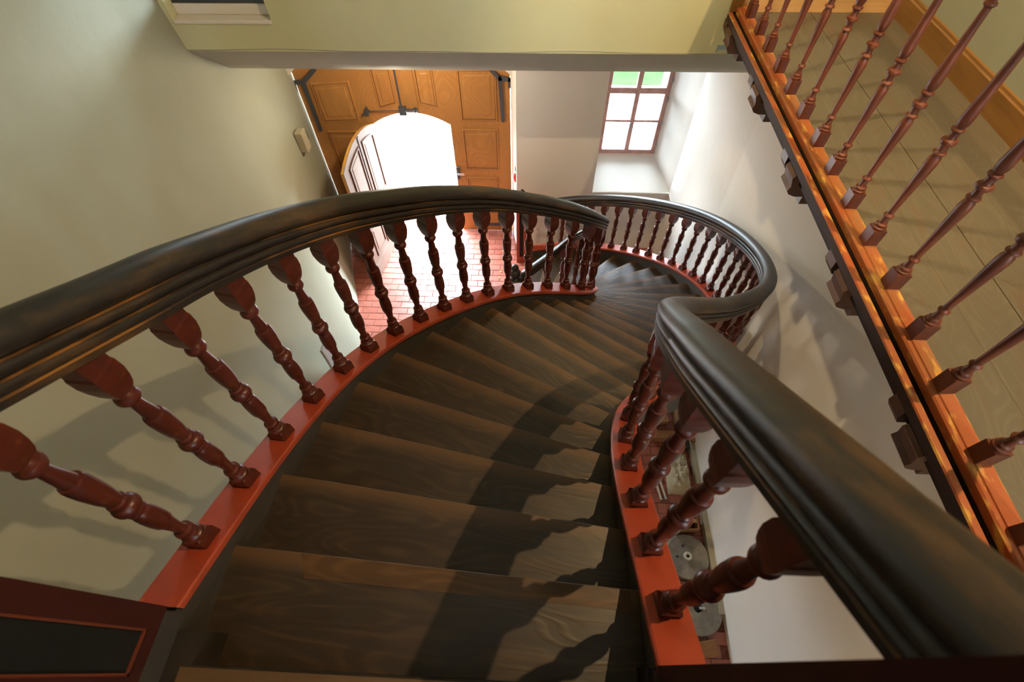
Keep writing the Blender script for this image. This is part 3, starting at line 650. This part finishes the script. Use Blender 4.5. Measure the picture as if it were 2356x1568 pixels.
# ------------------------------------------------------------------ the gate and its open wicket door
YG = 6.14
door = thing('door_1', (-1.66, YG, ZG), kind='structure', label='broad amber double gate with iron straps and an arched wicket opening')
wl_, wr_, wsp, wap = -2.235, -1.165, -3.79, -3.62      # wicket opening at the gate plane: sides, spring, apex
mid = -1.60
def gate_arc(x): 
    t = (x - GL) / (GR - GL); return -3.07 + 0.42 * (1 - abs(2 * min(max(t, 0), 1) - 1) ** 3.2)
def wick_arc(x):
    t = (x - (wl_ + wr_) / 2) / ((wr_ - wl_) / 2); return wsp + (wap - wsp) * (1 - t * t)
def leaf(x0, x1, inner):
    """gate leaf: board with an arched top and the wicket opening cut from it, as a strip of columns"""
    mb = MB(); n = 24; d = .05
    xs = [x0 + (x1 - x0) * i / n for i in range(n + 1)]
    for xx in (wl_, wr_):
        if x0 < xx < x1: xs += [xx - 1e-4, xx + 1e-4]
    xs.sort()
    for a, b_ in zip(xs, xs[1:]):
        m_ = (a + b_) / 2
        za, zb = ((wick_arc(a), wick_arc(b_)) if wl_ < m_ < wr_ else (ZG + .01, ZG + .01))
        v = [(a, YG, za), (b_, YG, zb), (b_, YG, gate_arc(b_)), (a, YG, gate_arc(a))]
        v += [(p[0], YG + d, p[2]) for p in v]
        mb.add(v, [(0, 1, 2, 3), (7, 6, 5, 4), (0, 4, 5, 1), (2, 6, 7, 3), (0, 3, 7, 4), (1, 5, 6, 2)])
    return mb
lroot = {}
for nm, x0, x1 in (('l', GL + .02, mid - .003), ('r', mid + .003, GR - .02)):
    o = leaf(x0, min(x1, GS - .01), 0).build('gate_leaf', M['gate'], door); o.location = -Vector(door.location); lroot[nm] = o
def gpanel(par, corners):
    """raised field in a grooved frame, from its four corners in the photograph"""
    P = [on_y(px, py, YG) for px, py in corners]
    x0 = (P[0].x + P[3].x) / 2; x1 = (P[1].x + P[2].x) / 2; z1a, z1b = P[0].z, P[1].z; z0a, z0b = P[3].z, P[2].z
    def rect(d, y): return [(x0 + d, y, z1a - d), (x1 - d, y, z1b - d), (x1 - d, y, z0b + d), (x0 + d, y, z0a + d)]
    rs = [rect(-.012, YG - .001), rect(-.004, YG - .014), rect(.010, YG - .014), rect(.020, YG - .003), rect(.060, YG - .003), rect(.075, YG - .010)]
    v = [p for r in rs for p in r]; f = []; mi = []
    for j in range(len(rs) - 1):
        for i in range(4): f.append((j * 4 + i, j * 4 + (i + 1) % 4, j * 4 + 4 + (i + 1) % 4, j * 4 + 4 + i)); mi.append(1 if j in (2, 3) and False else (1 if j == 2 else 0))
    f.append(tuple(range(len(v) - 4, len(v)))); mi.append(0)
    MB().add(v, f, mi).build('gate_panel', [M['gate'], M['gate_joint']], par)
def zc(px, py, ox, oy, s): return (ox + px / s, oy + py / s)
G = lambda a, b_: zc(a, b_, 600, 100, 3.563)
gpanel(lroot['r'], [G(1612, 215), G(1926, 215), G(1930, 628), G(1645, 625)])
gpanel(lroot['r'], [G(1655, 705), G(1940, 708), G(1950, 1028), G(1688, 1022)])
gpanel(lroot['r'], [G(1692, 1096), G(1952, 1096), G(1958, 1390), G(1722, 1385)])
gpanel(lroot['r'], [G(1250, 200), G(1400, 200), G(1440, 520), G(1300, 490)])
gpanel(lroot['l'], [G(900, 200), G(1060, 200), G(1100, 492), G(965, 525)])
gpanel(lroot['l'], [G(415, 330), G(715, 310), G(805, 630), G(518, 638)])
gpanel(lroot['l'], [G(550, 722), G(835, 722), G(960, 1180), G(715, 1180)])
gpanel(lroot['l'], [G(735, 1240), G(970, 1240), G(1040, 1480), G(830, 1480)])
# meeting stile
a = on_y(925, 165, YG).x
o = MB().box(mid - .035, mid + .035, YG - .016, YG, wap + .03, gate_arc(mid) - .01).build('meeting_stile', M['gate'], lroot['l'])
# long strap hinges, bolt and lock
def strap(par, pts, w=.045):
    for a, b_ in zip(pts, pts[1:]):
        A, B = on_y(*a, YG - .03), on_y(*b_, YG - .03); d = (B - A); L = d.length; d.normalize(); n = Vector((-d.z, 0, d.x))
        mb = MB().prism([(-.01, -w / 2), (L, -w / 2 * .8), (L + .02, 0), (L, w / 2 * .8), (-.01, w / 2)], d, n, (0, 1, 0), A, 0, .016)
        mb.build('strap_hinge', M['iron'], par)
strap(lroot['r'], [G(1960, 290), G(1985, 638)], .05); strap(lroot['r'], [G(1962, 292), G(1870, 205)], .05); strap(lroot['r'], [G(1955, 285), G(2045, 300)], .06); strap(lroot['r'], [G(2044, 290), G(2040, 360)], .05)
strap(lroot['l'], [G(345, 322), G(490, 712)], .055); strap(lroot['l'], [G(345, 322), G(440, 215)], .055); strap(lroot['l'], [G(345, 322), G(262, 320)], .06); strap(lroot['l'], [G(262, 318), G(290, 392)], .05)
A = [on_y(*G(*p), YG - .04) for p in ((1090, 215), (1150, 525), (1130, 552), (880, 555), (865, 560), (835, 588), (1195, 545), (1268, 545))]
bolt = MB().tube(A[0], A[1], .012).build('bolt_rod', M['iron'], lroot['l'])
MB().tube(A[2], A[3], .007).build('latch_rod', M['iron'], bolt)
c = on_y(*G(1165, 548), YG - .02)
bevel(MB().box(c.x - .05, c.x + .05, YG - .05, YG, c.z - .06, c.z + .055).build('lock_box', M['iron'], bolt), .006)
MB().tube(A[6], A[7], .016).build('lock_lever', M['iron'], bolt)
MB().lathe([(.0, -.02), (.03, -.02), (.03, .02), (.0, .02)], 12, A[7]).build('lever_eye', M['iron'], bolt)
c = A[4]; MB().prism([(-.03, -.045), (.03, -.045), (.032, .0), (.004, .06), (-.022, .01)], (1, 0, 0), (0, 0, 1), (0, 1, 0), (c.x, YG - .05, c.z), 0, .05).build('latch_plate', M['iron'], bolt)
MB().tube(A[4], A[5], .014).build('latch_handle', M['iron'], bolt)
c = on_y(*G(1620, 1065), YG - .03)
hb = MB().prism([(-.02, -.10), (.02, -.10), (.025, .10), (-.02, .10)], (1, 0, 0), (0, 0, 1), (0, 1, 0), (c.x, YG - .03, c.z), 0, .03).build('latch_strike', M['iron'], lroot['r'])
MB().tube((c.x - .01, YG - .05, c.z), (c.x + .09, YG - .05, c.z), .014).build('strike_lever', M['steel'], hb)
a, b_ = on_y(1092, 516, YG - .02), on_y(1164, 517, YG - .02)
MB().prism([(0, -.025), ((b_ - a).length, -.02), ((b_ - a).length, .02), (0, .025)], (b_ - a).normalized(), (0, 0, 1), (0, 1, 0), a, 0, .014).build('strap_hinge', M['iron'], lroot['r'])
# the wicket door swings in; its outer side faces right
wd = thing('door_2', (wl_, YG, ZG), kind='structure', label='pale pink panelled wicket door standing open inwards')
hinge = Vector((wl_ + .0, YG, 0)); free = Vector((-2.40, 5.03, 0)); du = (free - hinge); WL = du.length; du.normalize(); dn = Vector((-du.y, du.x, 0))
if dn.x < 0: dn = -dn
H0 = ZG + .02; HS = wsp - H0; HA = wap - H0
def dtop(u, inset=0): t = (u / WL) * 2 - 1; return HS + (HA - HS) * (1 - t * t) - inset
org = Vector((hinge.x, hinge.y, H0))
def dprism(poly, d0, d1, name, m, par=None, sub=False):
    o = MB().prism(poly, du, (0, 0, 1), dn, org, d0, d1).build(name, m, par or wd)
    if par is None: o.location = -Vector(wd.location)
    return o
NA = 18
body = dprism([(0, 0), (WL, 0)] + [(WL * (1 - i / NA), dtop(WL * (1 - i / NA))) for i in range(NA + 1)], -.022, .012, 'door_leaf', M['wicket_edge'])
skin = dprism([(.015, .002), (WL - .005, .002)] + [(WL - .005 - (WL - .02) * i / NA, dtop(WL - .005 - (WL - .02) * i / NA) - .004) for i in range(NA + 1)], .012, .018, 'door_facing', M['wicket'])
def dpanel(u0, u1, z0, inset=.11, z1=None):
    n = 8
    def topz(u): return (z1 if z1 is not None else dtop(u) - inset)
    def ringp(d): return [(u0 + d, z0 + d), (u1 - d, z0 + d)] + [(u1 - d - (u1 - u0 - 2 * d) * i / n, topz(u1 - d - (u1 - u0 - 2 * d) * i / n) - d) for i in range(n + 1)]
    rs = [(ringp(0), .018), (ringp(.014), .034), (ringp(.030), .034), (ringp(.046), .019), (ringp(.07), .019), (ringp(.085), .026)]
    v = []; f = []; mi = []
    m_ = len(rs[0][0])
    for pts, d in rs: v += [org + du * p[0] + Vector((0, 0, p[1])) + dn * d for p in pts]
    for j in range(len(rs) - 1):
        for i in range(m_): f.append((j * m_ + i, j * m_ + (i + 1) % m_, (j + 1) * m_ + (i + 1) % m_, (j + 1) * m_ + i)); mi.append(1 if j in (0, 2) else 0)
    f.append(tuple(range(len(v) - m_, len(v)))); mi.append(0)
    o = MB().add(v, f, mi).build('door_panel', [M['wicket'], M['wicket_line']], wd); o.location = -Vector(wd.location)
dpanel(.13, .50, .98); dpanel(.60, .98, .98); dpanel(.13, .50, .30, z1=.82); dpanel(.60, .98, .30, z1=.82)
dprism([(.53, .24), (.57, .24), (.57, dtop(.55) - .02), (.53, dtop(.55) - .02)], .018, .030, 'door_muntin', M['wicket_line'])
dprism([(.02, .86), (WL - .02, .86), (WL - .02, .94), (.02, .94)], .018, .026, 'door_rail', M['wicket'])
dprism([(.0, .0), (WL, .0), (WL, .2), (.0, .2)], .018, .040, 'kick_board', M['wicket'])
dprism([(.0, .2), (WL, .2), (WL, .225), (.0, .225)], .018, .046, 'kick_moulding', M['wicket'])
o = MB().tube(org + du * (WL - .07) + Vector((0, 0, .98)) + dn * .03, org + du * (WL - .07) + Vector((0, 0, 1.08)) + dn * .03, .012).build('door_handle', M['iron'], wd); o.location = -Vector(wd.location)

# ------------------------------------------------------------------ windows
def window(name, x0, x1, z0, z1, y, rows, m, label, fw=.065, mul=.06, bar=.018):
    w = thing(name, ((x0 + x1) / 2, y, z0), kind='structure', label=label); loc = Vector(w.location)
    mb = MB(); d = .06
    mb.box(x0, x0 + fw, y, y + d, z0, z1); mb.box(x1 - fw, x1, y, y + d, z0, z1); mb.box(x0 + fw, x1 - fw, y, y + d, z0, z0 + fw); mb.box(x0 + fw, x1 - fw, y, y + d, z1 - fw, z1)
    o = bevel(mb.build('window_frame', m, w), .006); o.location = -loc; fr = o
    xm = (x0 + x1) / 2
    MB().box(xm - mul / 2, xm + mul / 2, y - .008, y + d, z0 + fw, z1 - fw).build('window_mullion', m, fr)
    for za, zb, th in rows: MB().box(x0 + fw, x1 - fw, y + (.0 if th > .03 else .015), y + d - .01, za, zb).build('window_bar', m, fr)
    edges = [z0 + fw] + [q for za, zb, th in sorted(rows) for q in (za, zb)] + [z1 - fw]
    for i in range(0, len(edges), 2):
        for xa, xb in ((x0 + fw, xm - mul / 2), (xm + mul / 2, x1 - fw)):
            p = MB().box(xa, xb, y + .028, y + .032, edges[i], edges[i + 1]).build('window_pane', M['glass'], w); p.location = -loc
    return w, fr
wp = [on_y(px, py, WY - .02) for px, py in ((1376, 352), (1503, 353), (1394, 207), (1450, 278))]
x0, x1, z0 = wp[0].x + .0, wp[1].x, wp[0].z
ztr = on_y(1450, 206, WY).z; zmb = on_y(1450, 278, WY).z
b0 = x0; 
w1, fr1 = window('window_1', b0 - .02, x1 + .02, z0, -2.44, WY - .02, [(ztr - .045, ztr + .035, .08), (zmb - .016, zmb + .016, .02)], M['mauve'], 'mauve framed window in the white niche beside the gate')
c = on_y(1450, 287, WY - .05)
MB().box(c.x - .012, c.x + .012, WY - .06, WY - .02, c.z - .05, c.z + .03).build('window_handle', M['steel'], w1).location = -Vector(w1.location)
for py in (183, 228, 283, 333):
    c = on_y(1541 - (py - 184) * .225, py, WY - .03)
    MB().tube((x1 + .005, WY - .035, c.z - .03), (x1 + .005, WY - .035, c.z + .03), .011).build('window_hinge', M['steel'], w1).location = -Vector(w1.location)
w2, fr2 = window('window_2', UW[0] + .0, UW[1], -1.655, -0.75, YU + .10, [(-1.2, -1.16, .05)], M['darkframe'], 'dark framed upper window at the top left corner', .05, .05)
mb = MB(); mb.box(UW[0], UW[1], YU - .012, YU + .30, UW[2] - .03, UW[2]); mb.box(UW[0], UW[1], YU + .09, YU + .30, UW[2], -1.655)
bevel(mb.build('window_sill', M['wall_white'], wu), .01)

# ------------------------------------------------------------------ outdoors beyond gate and window
YLAWN = 10.9
MB().box(-3.6, 0.9, YU + .42, 7.6, -1.0, -0.9).build('sky_block', M['wall_white'], kind='structure')  # unseen slab added to hold back sky light from the upper window
MB().box(-30, 30, YW + 1.2, YLAWN, ZG - .3, ZG - .02).build('ground_gravel', M['gravel'], kind='structure')
MB().box(-30, 30, YLAWN, 60, ZG - .3, ZG - .0).build('ground_lawn', M['lawn'], kind='structure')
MB().box(-3.5, 0.0, YG + .12, YW + 1.2, ZG - .3, ZG - .02).build('ground_threshold', M['gravel'], kind='structure')

# ------------------------------------------------------------------ small things
# fixture on the left wall beside the gate
c = on_x(695, 318, -2.93)
t = thing('wall_fixture', c, label='small beige box fixture on the left wall beside the gate', category='fixture')
bevel(MB().box(-.05, .055, -.075, .06, -.16, .11).build('casing', M['beige'], t), .015)
MB().box(.02, .05, .06, .075, -.05, .06).build('dark_slot', M['black'], t)
# red fixture on the jamb
c = on_y(1183, 408, YW + .06)
t = thing('alarm_bell', (GR - .012, YW + .06, c.z), label='small oval red alarm fixture on the white jamb right of the gate', category='alarm')
mb = MB().lathe([(.0, 0), (.05, 0), (.055, .012), (.045, .03), (.02, .04), (.0, .042)], 16)
o = mb.build('cover', M['alarm'], t, smooth=True); o.rotation_euler = (0, -PI / 2, 0); o.scale = (1.5, .55, .8)
MB().box(-.01, .0, -.02, .02, .12, .18).build('bracket', M['alarm'], t)
# boards by the left wall
def wall_board(x, y0, y1, z0, z1, name, label):
    t = thing(name, (x, (y0 + y1) / 2, z0), label=label, category='board'); h = (y1 - y0) / 2
    bevel(MB().box(0, .03, -h, h, 0, z1 - z0).build('panel', M['board_grey'], t), .004)
    bevel(MB().box(-.004, .034, -h - .005, h + .005, -.018, 0).build('lower_edge', M['beige'], t), .003)
    return t
c = on_x(787, 641, -2.66)
wall_board(-2.69, c.y - .24, c.y, c.z, c.z + .8, 'info_board', 'grey rectangular board fixed on the left wall near the gate')
c = on_x(750, 780, -2.40)
wall_board(-2.43, c.y - .17, c.y, ZG + .02, c.z, 'leaning_panel', 'narrow grey beige panel standing on the floor against the left wall')

# fallen leaves on the bricks
for px, py, lab in ((1158, 577, 'dry leaf nearest the gate, just left of the outer newel'), (1150, 638, 'pale dry leaf in the middle of the cluster beside the finial newel'), (1164, 644, 'yellow dry leaf of the cluster closest to the finial newel'), (1152, 624, 'tiny white scrap farthest back in the cluster by the finial newel'),
        (1070, 682, 'largest pale dry leaf, alone on the bricks behind the middle balusters'), (953, 709, 'brown edged dry leaf, left one of a pair nearest the wicket door'), (963, 714, 'small dry leaf, right one of a pair nearest the wicket door'), (1160, 660, 'dry leaf lying closest to the stair string beside the finial newel')):
    q = on_z(px, py, ZG + .006)
    s = random.uniform(.016, .026)
    v = [(s * math.cos(a) * (1 if i % 2 else .6), s * math.sin(a) * (1 if i % 2 else .6), .004 * (i % 3)) for i, a in enumerate([2 * PI * k / 8 for k in range(8)])] + [(0, 0, .010)]
    o = MB().add(v, [(i, (i + 1) % 8, 8) for i in range(8)]).build('fallen_leaf', M['leaf'], None, label=lab, category='leaf', group='dry leaves on the brick floor'); o.location = q; o.rotation_euler = (0, 0, random.random() * 6)

# lumber and stones along the right wall
def millstone(px, py, r, h, label, ring):
    c = on_z(px, py, ZG + h)
    t = thing('millstone', (c.x, c.y, ZG), label=label, category='millstone')
    n = 28; prof = [(r * .985, 0), (r, .015), (r, h - .02), (r * .97, h), (.045, h), (.04, h - .01), (.04, .0)]
    mb = MB().lathe(prof, n, cap=False); mb.build('disc', M['stone'], t, smooth=True)
    if ring:
        MB().lathe([(.018, h - .02), (.018, h + .022), (.036, h + .026), (.044, h + .018), (.044, h - .02)], 18, cap=False).build('bush_ring', M['bone'], t, smooth=True)
    else:
        MB().lathe([(.0, h - .05), (.039, h - .05)], 14, cap=False).build('eye', M['black'], t)
        MB().box(.01, .07, -.012, .012, h - .012, h + .012).build('key_bar', M['steel'], t)
    for a in (0.9, 2.2): MB().lathe([(.0, h + .001), (.014, h + .002), (.0, h + .003)], 8, (.11 * math.cos(a + 1), .11 * math.sin(a + 1), 0)).build('peg_hole', M['black'], t)
    return t
millstone(1582, 1279, .23, .09, 'grey millstone with a white ring at its eye, beside the small crate', True)
millstone(1606, 1398, .25, .09, 'grey millstone with a dark open eye, nearer the right newel', False)
def boxat(px, py, sx, sy_, h, rot, name, cat, label, m, z=0, open_=False, parts=()):
    c = on_z(px, py, ZG + z + h)
    t = thing(name, (c.x, c.y, ZG + z), label=label, category=cat); t.rotation_euler = (0, 0, math.radians(rot))
    if open_:
        th = .018
        bevel(MB().box(-sx, sx, -sy_, sy_, 0, th).build('bottom', m, t), .003)
        for nm, b4 in (('side', (-sx, -sx + th, -sy_, sy_)), ('side', (sx - th, sx, -sy_, sy_)), ('end', (-sx + th, sx - th, -sy_, -sy_ + th)), ('end', (-sx + th, sx - th, sy_ - th, sy_))):
            bevel(MB().box(*b4, th, h).build(nm, m, t), .003)
    else:
        bevel(MB().box(-sx, sx, -sy_, sy_, 0, h).build('block', m, t), .005)
    return t
t = boxat(1577, 1195, .14, .11, .17, 3, 'wooden_crate', 'crate', 'small open brown crate behind the white-ringed millstone', M['crate'], open_=True)
o = MB().box(-.02, .13, -.03, .01, .15, .165).build('loose_slat', M['board'], t)
boxat(1536, 998, .19, .055, .12, 0, 'dark_box', 'box', 'low dark brown wooden block beyond the canvas sack', M['crate'])
boxat(1512, 945, .12, .15, .10, 4, 'plank_stack', 'boards', 'pale pine boards stacked at the far end of the lumber row', M['board'])
boxat(1566, 945, .085, .15, .11, -3, 'pine_offcut', 'block', 'short pine offcut close to the wall beyond the dark block', M['board'])
boxat(1600, 1003, .055, .07, .14, 2, 'brown_block', 'block', 'upright brown block between the wall and the dark box', M['crate'])
boxat(1531, 1238, .06, .10, .03, 0, 'floor_board', 'board', 'short flat orange board left of the small crate', M['board'])
boxat(1632, 1492, .09, .07, .10, 10, 'red_block', 'block', 'reddish brown timber block in front of the nearer millstone', M['crate'])
t = boxat(1576, 1022, .05, .05, .10, 0, 'iron_pot', 'pot', 'small black iron pot against the right wall', M['black'])
# canvas sack
c = on_z(1563, 1085, ZG + .10)
mb = MB(); n = 14; V = []
rnd = random.Random(3)
for j in range(n + 1):
    for i in range(n + 1):
        u, w_ = i / n * 2 - 1, j / n * 2 - 1
        hgt = .14 * max(0, (1 - u ** 4)) * max(0, (1 - w_ ** 4)) ** .7
        V.append((u * .14 + rnd.uniform(-.006, .006), w_ * .24 + rnd.uniform(-.006, .006), .003 + hgt * (1 + rnd.uniform(-.22, .22))))
mb.add(V, [(j * (n + 1) + i, j * (n + 1) + i + 1, (j + 1) * (n + 1) + i + 1, (j + 1) * (n + 1) + i) for j in range(n) for i in range(n)])
mb.add([(-.14, -.24, .0), (.14, -.24, .0), (.14, .24, .0), (-.14, .24, .0)], [(3, 2, 1, 0)])
t = thing('canvas_sack', (c.x, c.y, ZG), label='crumpled cream canvas sack lying on the floor by the right wall', category='sack')
mb.build('sack_body', M['cloth'], t, smooth=True)
MB().box(-.13, .13, .225, .25, .0, .03).build('sack_hem', M['cloth'], t)
# pale rods
for i, (a, b_, lab) in enumerate((((1498, 1066), (1522, 1150), 'pale slim rod on the floor left of the canvas sack, the outer of two'), ((1508, 1070), (1533, 1148), 'pale slim rod on the floor touching the canvas sack, the inner of two'))):
    A, B = on_z(*a, ZG + .02), on_z(*b_, ZG + .02)
    t = thing('pale_rod', (A.x, A.y, ZG), label=lab, category='rod')
    d = B - A; MB().tube((0, 0, .016), (d.x, d.y, .016), .014).build('shaft', M['bone'], t); MB().tube((d.x * .96, d.y * .96, .018), (d.x, d.y, .018), .018).build('ferrule', M['steel'], t)
# low beige ledge at the foot of the right wall
MB().box(XR - .06, XR - .001, .55, 3.0, ZG, ZG + .10).build('baseboard_right', M['beige'], kind='structure')
